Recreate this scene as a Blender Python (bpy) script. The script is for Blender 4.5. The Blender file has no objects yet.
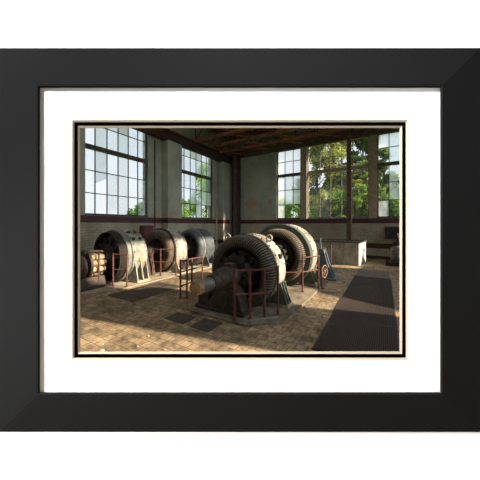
import bpy, bmesh, math, random
from mathutils import Vector, Matrix
random.seed(7)
PI = math.pi
scn = bpy.context.scene
COL = scn.collection
YAW = math.radians(31.3)
SN, CS = math.sin(YAW), math.cos(YAW)
EYE = 1.8

# ------------------------------------------------------------------ materials
def nt(name):
    m = bpy.data.materials.new(name); m.use_nodes = True
    t = m.node_tree
    return m, t, t.nodes, t.links, t.nodes['Principled BSDF']

def mat(name, base, rough=.7, second=None, scale=6, lo=.4, hi=.62, metal=0, bump=0, spec=.4, detail=6, third=None, tscale=1.5):
    m, t, N, L, b = nt(name)
    b.inputs['Roughness'].default_value = rough
    b.inputs['Metallic'].default_value = metal
    b.inputs['Specular IOR Level'].default_value = spec
    b.inputs['Base Color'].default_value = (*base, 1)
    if second or bump:
        tc = N.new('ShaderNodeTexCoord')
        n = N.new('ShaderNodeTexNoise'); n.inputs['Scale'].default_value = scale
        n.inputs['Detail'].default_value = detail; n.inputs['Roughness'].default_value = .65
        L.new(tc.outputs['Object'], n.inputs['Vector'])
    if second:
        r = N.new('ShaderNodeValToRGB')
        r.color_ramp.elements[0].position = lo; r.color_ramp.elements[0].color = (*base, 1)
        r.color_ramp.elements[1].position = hi; r.color_ramp.elements[1].color = (*second, 1)
        L.new(n.outputs['Fac'], r.inputs['Fac'])
        out = r.outputs['Color']
        if third:
            n2 = N.new('ShaderNodeTexNoise'); n2.inputs['Scale'].default_value = tscale
            n2.inputs['Detail'].default_value = 5
            L.new(tc.outputs['Object'], n2.inputs['Vector'])
            r2 = N.new('ShaderNodeValToRGB')
            r2.color_ramp.elements[0].position = .5; r2.color_ramp.elements[0].color = (0, 0, 0, 1)
            r2.color_ramp.elements[1].position = .62; r2.color_ramp.elements[1].color = (1, 1, 1, 1)
            L.new(n2.outputs['Fac'], r2.inputs['Fac'])
            mx = N.new('ShaderNodeMix'); mx.data_type = 'RGBA'
            L.new(r2.outputs['Color'], mx.inputs['Factor'])
            L.new(out, mx.inputs[6]); mx.inputs[7].default_value = (*third, 1)
            out = mx.outputs[2]
        L.new(out, b.inputs['Base Color'])
    if bump:
        bp = N.new('ShaderNodeBump'); bp.inputs['Strength'].default_value = bump; bp.inputs['Distance'].default_value = .02
        L.new(n.outputs['Fac'], bp.inputs['Height']); L.new(bp.outputs['Normal'], b.inputs['Normal'])
    return m

def wall_mat():
    """plaster above, a cream course over the sill, painted brick below; worn patches"""
    m, t, N, L, b = nt('hall_wall')
    b.inputs['Roughness'].default_value = .85
    b.inputs['Specular IOR Level'].default_value = .2
    g = N.new('ShaderNodeNewGeometry')
    sp = N.new('ShaderNodeSeparateXYZ'); L.new(g.outputs['Position'], sp.inputs[0])
    n = N.new('ShaderNodeTexNoise'); n.inputs['Scale'].default_value = .9; n.inputs['Detail'].default_value = 9; n.inputs['Roughness'].default_value = .7
    L.new(g.outputs['Position'], n.inputs['Vector'])
    r1 = N.new('ShaderNodeValToRGB')
    e = r1.color_ramp.elements
    e[0].position = .3; e[0].color = (.23, .24, .19, 1)
    e[1].position = .62; e[1].color = (.36, .385, .32, 1)
    L.new(n.outputs['Fac'], r1.inputs['Fac'])
    # peeled pinkish patches
    n2 = N.new('ShaderNodeTexNoise'); n2.inputs['Scale'].default_value = .55; n2.inputs['Detail'].default_value = 7
    L.new(g.outputs['Position'], n2.inputs['Vector'])
    r2 = N.new('ShaderNodeValToRGB'); r2.color_ramp.elements[0].position = .70; r2.color_ramp.elements[0].color = (0, 0, 0, 1)
    r2.color_ramp.elements[1].position = .73; r2.color_ramp.elements[1].color = (1, 1, 1, 1)
    L.new(n2.outputs['Fac'], r2.inputs['Fac'])
    mx = N.new('ShaderNodeMix'); mx.data_type = 'RGBA'
    L.new(r2.outputs['Color'], mx.inputs['Factor']); L.new(r1.outputs['Color'], mx.inputs[6]); mx.inputs[7].default_value = (.25, .18, .13, 1)
    # two patches of bare plaster on the back wall
    prev = mx.outputs[2]
    for ctr, rad in (((-7.97, 14.6, 3.35), .42), ((-8.0, 14.6, 2.95), .22), ((-6.53, 14.6, 3.35), .16)):
        vd = N.new('ShaderNodeVectorMath'); vd.operation = 'DISTANCE'; vd.inputs[1].default_value = ctr
        L.new(g.outputs['Position'], vd.inputs[0])
        ns = N.new('ShaderNodeTexNoise'); ns.inputs['Scale'].default_value = 4; ns.inputs['Detail'].default_value = 5
        L.new(g.outputs['Position'], ns.inputs['Vector'])
        ma = N.new('ShaderNodeMath'); ma.operation = 'MULTIPLY_ADD'; ma.inputs[1].default_value = rad*1.6; ma.inputs[2].default_value = -rad*.8
        L.new(ns.outputs['Fac'], ma.inputs[0])
        sm = N.new('ShaderNodeMath'); sm.operation = 'ADD'; L.new(vd.outputs['Value'], sm.inputs[0]); L.new(ma.outputs[0], sm.inputs[1])
        lt = N.new('ShaderNodeMath'); lt.operation = 'LESS_THAN'; lt.inputs[1].default_value = rad; L.new(sm.outputs[0], lt.inputs[0])
        pm = N.new('ShaderNodeMix'); pm.data_type = 'RGBA'; L.new(lt.outputs[0], pm.inputs['Factor']); L.new(prev, pm.inputs[6]); pm.inputs[7].default_value = (.36, .25, .19, 1)
        prev = pm.outputs[2]
    # brick part: along-wall coordinate = x + y
    ad = N.new('ShaderNodeMath'); ad.operation = 'ADD'
    L.new(sp.outputs['X'], ad.inputs[0]); L.new(sp.outputs['Y'], ad.inputs[1])
    cb = N.new('ShaderNodeCombineXYZ'); L.new(ad.outputs[0], cb.inputs['X']); L.new(sp.outputs['Z'], cb.inputs['Y'])
    bk = N.new('ShaderNodeTexBrick'); bk.inputs['Scale'].default_value = 1
    bk.inputs['Brick Width'].default_value = .3; bk.inputs['Row Height'].default_value = .1
    bk.inputs['Mortar Size'].default_value = .006
    bk.inputs['Color1'].default_value = (.46, .43, .33, 1); bk.inputs['Color2'].default_value = (.39, .36, .28, 1)
    bk.inputs['Mortar'].default_value = (.2, .18, .14, 1)
    L.new(cb.outputs[0], bk.inputs['Vector'])
    mb = N.new('ShaderNodeMix'); mb.data_type = 'RGBA'; mb.blend_type = 'MULTIPLY'
    rr = N.new('ShaderNodeValToRGB'); rr.color_ramp.elements[0].position = .3; rr.color_ramp.elements[0].color = (.6, .58, .54, 1)
    rr.color_ramp.elements[1].position = .6; rr.color_ramp.elements[1].color = (1, 1, 1, 1)
    L.new(n.outputs['Fac'], rr.inputs['Fac'])
    mb.inputs['Factor'].default_value = 1; L.new(bk.outputs['Color'], mb.inputs[6]); L.new(rr.outputs['Color'], mb.inputs[7])
    gt = N.new('ShaderNodeMath'); gt.operation = 'GREATER_THAN'; gt.inputs[1].default_value = 2.42
    L.new(sp.outputs['Z'], gt.inputs[0])
    mf = N.new('ShaderNodeMix'); mf.data_type = 'RGBA'
    L.new(gt.outputs[0], mf.inputs['Factor']); L.new(mb.outputs[2], mf.inputs[6]); L.new(prev, mf.inputs[7])
    L.new(mf.outputs[2], b.inputs['Base Color'])
    bp = N.new('ShaderNodeBump'); bp.inputs['Strength'].default_value = .25; bp.inputs['Distance'].default_value = .02
    L.new(n.outputs['Fac'], bp.inputs['Height']); L.new(bp.outputs['Normal'], b.inputs['Normal'])
    return m

def floor_mat():
    m, t, N, L, b = nt('tiled_floor')
    g = N.new('ShaderNodeNewGeometry')
    bk = N.new('ShaderNodeTexBrick'); bk.inputs['Scale'].default_value = 1; bk.offset = .5
    bk.inputs['Brick Width'].default_value = .16; bk.inputs['Row Height'].default_value = .16
    bk.inputs['Mortar Size'].default_value = .006; bk.inputs['Bias'].default_value = -.1
    bk.inputs['Color1'].default_value = (.47, .355, .235, 1); bk.inputs['Color2'].default_value = (.31, .23, .15, 1)
    bk.inputs['Mortar'].default_value = (.17, .12, .08, 1)
    L.new(g.outputs['Position'], bk.inputs['Vector'])
    n = N.new('ShaderNodeTexNoise'); n.inputs['Scale'].default_value = 1.1; n.inputs['Detail'].default_value = 10; n.inputs['Roughness'].default_value = .72
    L.new(g.outputs['Position'], n.inputs['Vector'])
    r = N.new('ShaderNodeValToRGB'); e = r.color_ramp.elements
    e[0].position = .36; e[0].color = (.34, .34, .34, 1); e[1].position = .60; e[1].color = (1, .98, .95, 1)
    L.new(n.outputs['Fac'], r.inputs['Fac'])
    n3 = N.new('ShaderNodeTexNoise'); n3.inputs['Scale'].default_value = 9; n3.inputs['Detail'].default_value = 6
    L.new(g.outputs['Position'], n3.inputs['Vector'])
    r3 = N.new('ShaderNodeValToRGB'); r3.color_ramp.elements[0].position = .35; r3.color_ramp.elements[0].color = (.6, .58, .55, 1)
    r3.color_ramp.elements[1].position = .55; r3.color_ramp.elements[1].color = (1, 1, 1, 1)
    L.new(n3.outputs['Fac'], r3.inputs['Fac'])
    m1 = N.new('ShaderNodeMix'); m1.data_type = 'RGBA'; m1.blend_type = 'MULTIPLY'; m1.inputs['Factor'].default_value = 1
    L.new(bk.outputs['Color'], m1.inputs[6]); L.new(r.outputs['Color'], m1.inputs[7])
    m2 = N.new('ShaderNodeMix'); m2.data_type = 'RGBA'; m2.blend_type = 'MULTIPLY'; m2.inputs['Factor'].default_value = 1
    L.new(m1.outputs[2], m2.inputs[6]); L.new(r3.outputs['Color'], m2.inputs[7])
    L.new(m2.outputs[2], b.inputs['Base Color'])
    b.inputs['Roughness'].default_value = .8; b.inputs['Specular IOR Level'].default_value = .25
    bp = N.new('ShaderNodeBump'); bp.inputs['Strength'].default_value = .4; bp.inputs['Distance'].default_value = .01
    L.new(n3.outputs['Fac'], bp.inputs['Height']); L.new(bp.outputs['Normal'], b.inputs['Normal'])
    return m

def glass_mat(name, clear, tint):
    m, t, N, L, b = nt(name)
    N.remove(b)
    tr = N.new('ShaderNodeBsdfTransparent'); tr.inputs[0].default_value = (.96, .98, .98, 1)
    tl = N.new('ShaderNodeBsdfTranslucent'); tl.inputs[0].default_value = (*tint, 1)
    mx = N.new('ShaderNodeMixShader')
    tc = N.new('ShaderNodeTexCoord'); n = N.new('ShaderNodeTexNoise'); n.inputs['Scale'].default_value = 2.5; n.inputs['Detail'].default_value = 6
    L.new(tc.outputs['Object'], n.inputs['Vector'])
    mr = N.new('ShaderNodeMapRange'); mr.inputs[1].default_value = .3; mr.inputs[2].default_value = .7
    mr.inputs[3].default_value = max(0, min(1, 1 - clear + .1)); mr.inputs[4].default_value = max(0, 1 - clear - .1)
    L.new(n.outputs['Fac'], mr.inputs[0]); L.new(mr.outputs[0], mx.inputs[0])
    L.new(tr.outputs[0], mx.inputs[1]); L.new(tl.outputs[0], mx.inputs[2])
    gl = N.new('ShaderNodeBsdfGlossy'); gl.inputs['Roughness'].default_value = .08
    m2 = N.new('ShaderNodeMixShader'); m2.inputs[0].default_value = .04
    L.new(mx.outputs[0], m2.inputs[1]); L.new(gl.outputs[0], m2.inputs[2])
    L.new(m2.outputs[0], N['Material Output'].inputs['Surface'])
    return m

def leaf_mat(name, c1, c2):
    m, t, N, L, b = nt(name)
    N.remove(b)
    oi = N.new('ShaderNodeTexNoise'); oi.inputs['Scale'].default_value = 1.3; oi.inputs['Detail'].default_value = 3
    g = N.new('ShaderNodeNewGeometry'); L.new(g.outputs['Position'], oi.inputs['Vector'])
    r = N.new('ShaderNodeValToRGB'); r.color_ramp.elements[0].position = .35; r.color_ramp.elements[0].color = (*c1, 1)
    r.color_ramp.elements[1].position = .65; r.color_ramp.elements[1].color = (*c2, 1)
    L.new(oi.outputs['Fac'], r.inputs['Fac'])
    d = N.new('ShaderNodeBsdfDiffuse'); tl = N.new('ShaderNodeBsdfTranslucent')
    L.new(r.outputs[0], d.inputs[0]); L.new(r.outputs[0], tl.inputs[0])
    mx = N.new('ShaderNodeMixShader'); mx.inputs[0].default_value = .5
    L.new(d.outputs[0], mx.inputs[1]); L.new(tl.outputs[0], mx.inputs[2])
    L.new(mx.outputs[0], N['Material Output'].inputs['Surface'])
    return m

M = dict(
    wall=wall_mat(), floor=floor_mat(),
    maroon=mat('maroon_paint', (.075, .022, .02), .6, (.045, .02, .018), 5),
    deck=mat('roof_deck_boards', (.13, .09, .065), .9, (.06, .042, .032), 3),
    rust=mat('rusted_steel', (.16, .07, .04), .85, (.07, .035, .025), 5, bump=.3),
    truss=mat('rust_brown_girder', (.27, .12, .06), .85, (.13, .065, .04), 3),
    girder=mat('crane_girder_paint', (.06, .025, .02), .8, (.035, .02, .016), 2),
    lintel=mat('lintel_boards', (.12, .095, .07), .9, (.06, .048, .036), 4),
    winframe=mat('window_iron', (.05, .042, .035), .7, (.09, .07, .05), 7),
    winwood=mat('weathered_timber', (.27, .21, .15), .85, (.38, .31, .22), 6),
    sill=mat('slate_sill', (.12, .13, .145), .7),
    column=mat('dark_iron_column', (.035, .026, .022), .75, (.07, .045, .032), 4),
    colbrick=mat('column_grey', (.16, .14, .12), .85, (.09, .075, .065), 5),
    yoke_white=mat('worn_pale_paint', (.37, .355, .31), .6, (.25, .23, .19), 7, third=(.14, .105, .075), tscale=3.2, bump=.12),
    yoke_green=mat('dark_green_paint', (.055, .075, .062), .55, (.09, .095, .075), 6),
    yoke_mint=mat('pale_mint_paint', (.29, .305, .27), .6, (.18, .175, .14), 5, third=(.17, .125, .075), tscale=2.5, bump=.12),
    yoke_blue=mat('dark_blue_grey_paint', (.05, .066, .085), .55, (.085, .095, .10), 5),
    yoke_grey=mat('dusty_grey_paint', (.22, .22, .20), .6, (.14, .13, .11), 6),
    coil=mat('varnished_winding', (.15, .11, .075), .7, (.08, .055, .04), 9, bump=.2),
    coil_tip=mat('winding_bars', (.16, .13, .095), .6, (.09, .07, .05), 12),
    coil_brown=mat('brown_winding_cover', (.12, .085, .06), .75, (.06, .042, .03), 4),
    dark=mat('dull_black', (.018, .015, .013), .9, (.03, .024, .02), 4),  # near-black, faintly mottled
    rotor=mat('oily_rotor', (.04, .03, .022), .7, (.02, .016, .013), 6),
    pedestal=mat('oily_rusted_casting', (.032, .024, .019), .6, (.10, .055, .033), 9, lo=.45, hi=.75, bump=.6),
    shaft=mat('rust_spotted_shaft', (.33, .25, .14), .6, (.20, .11, .055), 9),
    steelbare=mat('greasy_bare_steel', (.19, .19, .185), .5, (.10, .07, .05), 6, metal=.3),
    rail=mat('red_brown_railing', (.145, .052, .038), .7, (.08, .035, .027), 10),
    wheel=mat('worn_tan_wheel_lit_edge', (.36, .24, .16), .7, (.20, .10, .07), 9),
    stanchion=mat('brown_stanchion_paint', (.15, .095, .06), .75, (.08, .055, .038), 4),
    stand_blue=mat('faded_blue_paint', (.13, .165, .19), .6, (.09, .10, .105), 6),
    concrete=mat('oily_concrete', (.24, .195, .14), .9, (.10, .08, .06), 3, bump=.3),
    concrete_pale=mat('pale_concrete', (.36, .31, .235), .9, (.22, .18, .13), 3, bump=.3),
    plate=mat('dark_checker_plate', (.075, .058, .046), .75, (.045, .036, .03), 5),
    plate_grey=mat('grey_cover_plate', (.14, .115, .09), .8, (.09, .075, .06), 4),
    grate=mat('ribbed_grate_iron', (.06, .045, .035), .7, (.042, .032, .026), 4),
    tank=mat('stained_steel_tank', (.36, .345, .285), .8, (.20, .18, .14), 2.6),
    tank_rim=mat('tank_rim_iron', (.09, .085, .075), .7),
    tank_lit_end=mat('sunlit_tank_end', (.55, .55, .53), .7, (.33, .31, .27), 5),
    motor=mat('grimy_motor_paint', (.13, .125, .11), .7, (.07, .06, .05), 6),
    copper=mat('dusty_field_coil', (.42, .33, .22), .7, (.22, .15, .09), 8),
    redbox=mat('red_switch_box', (.16, .035, .025), .6, (.09, .025, .02), 5),
    rust_patch=mat('orange_rust', (.42, .26, .10), .5, (.25, .15, .07), 6),
    paper=mat('crumpled_paper', (.5, .48, .43), .9),
    rubble=mat('plaster_crumb', (.42, .36, .28), .95, (.25, .2, .15), 8),
    pale=mat('pale_eyes_sun_streak', (.5, .46, .38), .7),
    bark=mat('tree_bark', (.10, .08, .055), .95, (.05, .04, .03), 5),
    grass=mat('outdoor_grass', (.10, .16, .04), .95, (.06, .09, .025), .5),
    glass_clear=glass_mat('clear_window_glass', 1.08, (.8, .86, .9)),
    glass_milk=glass_mat('milky_window_glass', .68, (.86, .92, .96)),
    glass_dirty=glass_mat('dirty_window_glass', .4, (.80, .88, .92)),
    glass_tan=glass_mat('tan_boarded_glass', .12, (.62, .62, .55)),
    fill_skyglass=glass_mat('fill_skylight_glass', -.1, (.5, .5, .47)),
    leaf_bright=leaf_mat('sunny_leaves', (.34, .54, .07), (.17, .33, .045)),
    leaf_dark=leaf_mat('deep_green_leaves', (.06, .12, .03), (.20, .29, .06)),
    leaf_olive=leaf_mat('olive_leaves', (.12, .18, .045), (.40, .38, .11)),
    white=mat('white_wall_paint', (.88, .88, .88), .9, spec=.1),
    booth=mat('grey_booth_paint', (.30, .30, .30), .9, spec=.1),
    frame_black=mat('satin_black_wood', (.0105, .0105, .0105), .8, spec=0),
    mat_white=mat('white_mat_board', (.88, .88, .88), .95, spec=.05),
    mat_black=mat('black_mat_board', (.0006, .0006, .0006), 1, spec=0),
    bevel=mat('cream_mat_core', (.34, .285, .205), .95, spec=0),
)

# ------------------------------------------------------------------ mesh helper
class MB:
    def __init__(self): self.bm = bmesh.new()
    def box(self, a, b, mi=0, M4=None):
        x0, y0, z0 = a; x1, y1, z1 = b
        vs = [self.bm.verts.new(p) for p in ((x0,y0,z0),(x1,y0,z0),(x1,y1,z0),(x0,y1,z0),(x0,y0,z1),(x1,y0,z1),(x1,y1,z1),(x0,y1,z1))]
        if M4 is not None:
            for v in vs: v.co = M4 @ v.co
        for f in ((3,2,1,0),(4,5,6,7),(0,1,5,4),(1,2,6,5),(2,3,7,6),(3,0,4,7)):
            self.bm.faces.new([vs[i] for i in f]).material_index = mi
        return self
    def prism(self, pts, vec, mi=0):
        vec = Vector(vec)
        a = [self.bm.verts.new(p) for p in pts]; b = [self.bm.verts.new(Vector(p) + vec) for p in pts]
        n = len(pts)
        self.bm.faces.new(a[::-1]).material_index = mi; self.bm.faces.new(b).material_index = mi
        for i in range(n):
            self.bm.faces.new((a[i], a[(i+1) % n], b[(i+1) % n], b[i])).material_index = mi
        return self
    def tube(self, pts, r, n=10, mi=0, closed=False):
        pts = [Vector(p) for p in pts]
        rings = []
        k = len(pts)
        for i, p in enumerate(pts):
            if closed: d = (pts[(i+1) % k] - pts[i-1])
            else: d = (pts[min(i+1, k-1)] - pts[max(i-1, 0)])
            d.normalize()
            up = Vector((0,0,1)) if abs(d.z) < .9 else Vector((1,0,0))
            u = d.cross(up).normalized(); w = d.cross(u)
            rr = r[i] if isinstance(r, (list, tuple)) else r
            rings.append([self.bm.verts.new(p + u*rr*math.cos(2*PI*j/n) + w*rr*math.sin(2*PI*j/n)) for j in range(n)])
        m = k if closed else k-1
        for i in range(m):
            A, B = rings[i], rings[(i+1) % k]
            for j in range(n):
                f = self.bm.faces.new((A[j], A[(j+1) % n], B[(j+1) % n], B[j])); f.material_index = mi; f.smooth = True
        if not closed:
            self.bm.faces.new(rings[0][::-1]).material_index = mi
            self.bm.faces.new(rings[-1]).material_index = mi
        return self
    def lathe(self, prof, c=(0,0,0), n=72, mi=0, loop=False):
        """prof = (radius, y) pairs revolved about the Y axis through c"""
        c = Vector(c); rings = []
        for r, y in prof:
            if r < 1e-5: rings.append([self.bm.verts.new(c + Vector((0, y, 0)))])
            else: rings.append([self.bm.verts.new(c + Vector((r*math.cos(2*PI*j/n), y, r*math.sin(2*PI*j/n)))) for j in range(n)])
        seq = list(zip(rings, rings[1:] + ([rings[0]] if loop else [])))
        if not loop: seq = list(zip(rings[:-1], rings[1:]))
        for A, B in seq:
            for j in range(n):
                a, b = A[j % len(A)], A[(j+1) % len(A)]; cc, d = B[(j+1) % len(B)], B[j % len(B)]
                vs = []
                for v in (a, b, cc, d):
                    if v not in vs: vs.append(v)
                if len(vs) > 2:
                    f = self.bm.faces.new(vs); f.material_index = mi
                    f.smooth = True
        return self
    def quad(self, pts, mi=0):
        self.bm.faces.new([self.bm.verts.new(p) for p in pts]).material_index = mi
        return self
    def build(self, name, m, parent=None, org=(0,0,0), bevel=0, sharp=40):
        bmesh.ops.recalc_face_normals(self.bm, faces=self.bm.faces)
        me = bpy.data.meshes.new(name)
        if any(org):
            o_ = Vector(org)
            for v in self.bm.verts: v.co -= o_
        for e in self.bm.edges:
            if len(e.link_faces) == 2 and e.calc_face_angle(0) > math.radians(sharp): e.smooth = False
        self.bm.to_mesh(me); self.bm.free()
        for mm in (m if isinstance(m, (list, tuple)) else [m]): me.materials.append(M[mm])
        o = bpy.data.objects.new(name, me); COL.objects.link(o)
        if parent is not None: o.parent = parent
        else: o.location = org
        if bevel:
            bv = o.modifiers.new('bevel', 'BEVEL'); bv.width = bevel; bv.segments = 2; bv.limit_method = 'ANGLE'
        return o

def tag(o, label, cat, group=None, kind=None):
    if label: o['label'] = label
    if cat: o['category'] = cat
    if group: o['group'] = group
    if kind: o['kind'] = kind
    return o
def thing(name, loc, label, cat, group=None, rz=0):
    o = bpy.data.objects.new(name, None); COL.objects.link(o); o.empty_display_size = .2
    o.location = loc; o.rotation_euler = (0, 0, rz)
    return tag(o, label, cat, group)
def structure(o): o['kind'] = 'structure'; return o
def lab(o, text): o['label'] = text; return o

def holed(outer, holes, to3, thick, name, m):
    """flat wall with openings; outer/holes are 2-D loops, to3 maps (a, b) -> 3-D, thick = extrude vector"""
    bm = bmesh.new(); edges = []
    for loop in [outer] + holes:
        vs = [bm.verts.new(to3(*p)) for p in loop]
        edges += [bm.edges.new((vs[i], vs[(i+1) % len(vs)])) for i in range(len(vs))]
    bmesh.ops.triangle_fill(bm, use_beauty=True, edges=edges)
    r = bmesh.ops.extrude_face_region(bm, geom=list(bm.faces))
    for v in r['geom']:
        if isinstance(v, bmesh.types.BMVert): v.co += Vector(thick)
    mb = MB(); mb.bm.free(); mb.bm = bm
    return structure(mb.build(name, m))
def rect(a0, b0, a1, b1): return [(a0, b0), (a1, b0), (a1, b1), (a0, b1)]

# ------------------------------------------------------------------ the hall shell
XL, XR, YB, YF, ZT = -9.75, 3.0, 14.6, -5.0, 8.0
WT = .4
structure(MB().box((XL-WT, YF-WT, -.3), (XR+WT, YB+WT, 0)).build('floor', 'floor'))
FILL_SKYLIGHTS = [(x, -4.4, x+2.2, 7.6) for x in (-8.8, -5.9, -3.0, -.1)]      # unseen skylights added over the near half to fill the hall with light
holed(rect(XL-WT, YF-WT, XR+WT, YB+WT), [rect(*q) for q in FILL_SKYLIGHTS], lambda x, y: (x, y, ZT), (0, 0, .25), 'ceiling', 'deck')
for i, (x0, y0, x1, y1) in enumerate(FILL_SKYLIGHTS):
    mb = MB()
    mb.box((x0, y0, ZT+.16), (x0+.06, y1, ZT+.25)); mb.box((x1-.06, y0, ZT+.16), (x1, y1, ZT+.25)); mb.box((x0+.06, y0, ZT+.16), (x1-.06, y0+.06, ZT+.25)); mb.box((x0+.06, y1-.06, ZT+.16), (x1-.06, y1, ZT+.25))
    wr = structure(mb.build('window_%d' % (7+i), 'winframe'))  # unseen fill skylight, added to brighten the hall
    mb = MB(); mb.box((x0+.06, y0+.06, ZT+.2), (x1-.06, y1-.06, ZT+.21)); mb.build('pane', 'fill_skyglass', wr)
LW = [(4.6, 7.48), (9.5, 12.55), (-.2, 2.7)]                       # windows of the left wall (y0, y1)
Z0, ZTOP = 2.2, 6.68
holed(rect(YF-WT, 0, YB+WT, ZT), [rect(a, Z0, b, ZTOP) for a, b in LW], lambda y, z: (XL, y, z), (-WT, 0, 0), 'wall_left', 'wall')
BW = [(-6.06, -4.43), (-4.05, -.675), (-.32, 1.31)]      # windows of the back wall (x0, x1)
holed(rect(XL, 0, XR, ZT), [rect(a, Z0, b, ZTOP) for a, b in BW], lambda x, z: (x, YB, z), (0, WT, 0), 'wall_back', 'wall')
SUN_HOLES = [  # unseen openings, outlined so the sun patches fall inside
    rect(.6, 2.3, 4.15, 6.4),
    [(6.2, 1.2), (6.45, 1.42), (7.56, 2.5), (8.2, 2.9), (11.4, 2.9), (11.4, 6.55), (5.7, 6.55), (5.7, 5.7), (6.1, 5.5), (6.1, 4.75), (5.88, 4.65), (5.68, 3.4), (6.2, 2.7)],
    rect(11.8, 2.1, 14.0, 3.2),
]
holed(rect(YF-WT, 0, YB+WT, ZT), SUN_HOLES, lambda y, z: (XR, y, z), (WT*.4, 0, 0), 'wall_right', 'wall')
REAR_FILL = [(-9.0, -6.2), (-5.4, -2.6), (-1.8, 1.0)]                      # made-up openings behind the viewer, let in extra sky light
holed(rect(XL, 0, XR, ZT), [rect(a, 1.6, b, 7.2) for a, b in REAR_FILL], lambda x, z: (x, YF, z), (0, -WT, 0), 'wall_rear', 'wall')

# pilasters on the left wall carry the crane girder
for i, (a, b) in enumerate([(-1.3, -.35), (3.5, 4.45), (8.32, 9.28), (13.1, 14.1)]):
    structure(MB().box((XL, a, 0), (-9.3, b, 6.1)).build('trim_%d' % (i+1), 'wall'))
# dark band under the sills, lower dado band
def band(name, z0, z1, m='maroon'):
    mb = MB()
    segs = [(YF, -1.3), (-.35, 3.5), (4.45, 8.32), (9.28, 13.1), (14.1, YB)]
    for a, b in segs: mb.box((XL, a, z0), (XL+.04, b, z1))
    for a, b in [(-1.3, -.35), (3.5, 4.45), (8.32, 9.28), (13.1, 14.1)]:
        mb.box((-9.3, a-.03, z0), (-9.27, b+.03, z1))
        mb.box((XL+.04, a-.03, z0), (-9.3, a, z1)); mb.box((XL+.04, b, z0), (-9.3, b+.03, z1))
    mb.box((XL+.04, YB-.04, z0), (XR, YB, z1))
    return structure(mb.build(name, m))
band('trim_5', 1.90, 2.16)
band('trim_6', .56, .82)
structure(MB().box((XL+.04, YB-.03, 0), (XR, YB, .16)).build('baseboard_back', 'maroon'))
# lintel boards over the back windows
structure(MB().box((-9.3, YB-.10, 6.60), (XR, YB, 7.35)).build('trim_7', 'lintel'))
# timber posts between the back windows
for i, (a, b) in enumerate([(-4.43, -4.05), (-.675, -.32)]):
    structure(MB().box((a, YB-.10, 2.16), (b, YB, 6.6)).build('trim_%d' % (8+i), 'winwood'))

# ------------------------------------------------------------------ windows
def window(no, axis, a0, a1, bars, zbars, ztrans, depth, skip_bars=(), pane_kind=None, fm='winframe', barm=None):
    """axis 'x' = in the back wall, 'y' = in the left wall; depth = setback from the inner face"""
    def P(a, d, z): return (a, YB + d, z) if axis == 'x' else (XL - d, a, z)
    def bar(mb, A0, A1, z0, z1, d0, d1):
        p, q = P(A0, d0, z0), P(A1, d1, z1)
        mb.box(tuple(min(i, j) for i, j in zip(p, q)), tuple(max(i, j) for i, j in zip(p, q)))
    d = depth
    mb = MB(); w = .07
    bar(mb, a0, a0+w, Z0, ZTOP, d-.05, d+.05); bar(mb, a1-w, a1, Z0, ZTOP, d-.05, d+.05)
    bar(mb, a0+w, a1-w, Z0, Z0+.06, d-.05, d+.05); bar(mb, a0+w, a1-w, ZTOP-.06, ZTOP, d-.05, d+.05)
    bar(mb, a0+w, a1-w, ztrans-.09, ztrans+.09, d-.07, d+.06)
    root = structure(mb.build('window_%d' % no, fm))
    g = MB()
    for b in bars: bar(g, b-.016, b+.016, Z0+.06, ZTOP-.06, d-.02, d+.02)
    for z in zbars: bar(g, a0+w, a1-w, z-.016, z+.016, d-.019, d+.019)
    g.build('glazing_bars', barm or fm, root)
    s = MB()
    bar(s, a0, a1, Z0-.03, Z0, -.05, WT-.01)
    s.build('window_sill', 'sill', root)
    # panes
    xs = [a0+w] + list(bars) + [a1-w]; zs = sorted([Z0+.06] + list(zbars) + [ztrans] + [ZTOP-.06])
    pm = MB()
    for i in range(len(xs)-1):
        for j in range(len(zs)-1):
            k = pane_kind(i, j) if pane_kind else 0
            if k is None: continue
            p = [P(xs[i], d, zs[j]), P(xs[i+1], d, zs[j]), P(xs[i+1], d, zs[j+1]), P(xs[i], d, zs[j+1])]
            if k == 9:                                              # a broken pane: a corner of glass is left
                p = [P(xs[i], d, zs[j]*.55+zs[j+1]*.45), P(xs[i+1], d, zs[j]*.25+zs[j+1]*.75), P(xs[i+1], d, zs[j+1]), P(xs[i], d, zs[j+1])]; k = 2
            pm.quad(p, k)
    pm.build('pane', ['glass_clear', 'glass_milk', 'glass_dirty', 'glass_tan'], root)
    return root
def bars_in(a, b, n): return [a + (b-a)*i/n for i in range(1, n)]
rw = random.Random(3)
def pk1(i, j):
    t = {(1,2): 2, (1,1): 9, (1,3): 2, (2,3): 1, (0,3): 0, (2,4): 2, (3,4): 3, (2,0): 1, (3,0): 1, (3,1): 1, (0,0): 0, (1,0): 0, (5,0): 1}
    if (i, j) in t: return t[(i, j)]
    if j >= 3: return rw.choice([1, 1, 2])
    return rw.choice([0, 1, 0])
def pk2(i, j):
    t = {(2,1): 2, (4,1): 2, (3,0): 2, (1,4): 2, (2,4): 3, (3,4): 3, (4,4): 1, (0,0): 1}
    if (i, j) in t: return t[(i, j)]
    return rw.choice([1, 1, 2]) if j >= 3 else rw.choice([0, 0, 1])
ZB_L = [3.06, 3.95, 5.8]
window(1, 'y', *LW[0], bars_in(*LW[0], 6), ZB_L, 4.87, .12, pane_kind=pk1)
window(2, 'y', *LW[1], bars_in(*LW[1], 6), ZB_L, 4.87, .12, pane_kind=pk2)
window(3, 'y', *LW[2], bars_in(*LW[2], 6), ZB_L, 4.87, .12, pane_kind=lambda i, j: 1)
ZB_B = [3.12, 4.06, 5.9]
def pk4(i, j): return {(0,0): 2, (1,0): 0, (2,0): 0, (0,1): 1}.get((i, j), 2 if j in (1, 2) else 1)
def pk5(i, j): return 0
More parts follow.
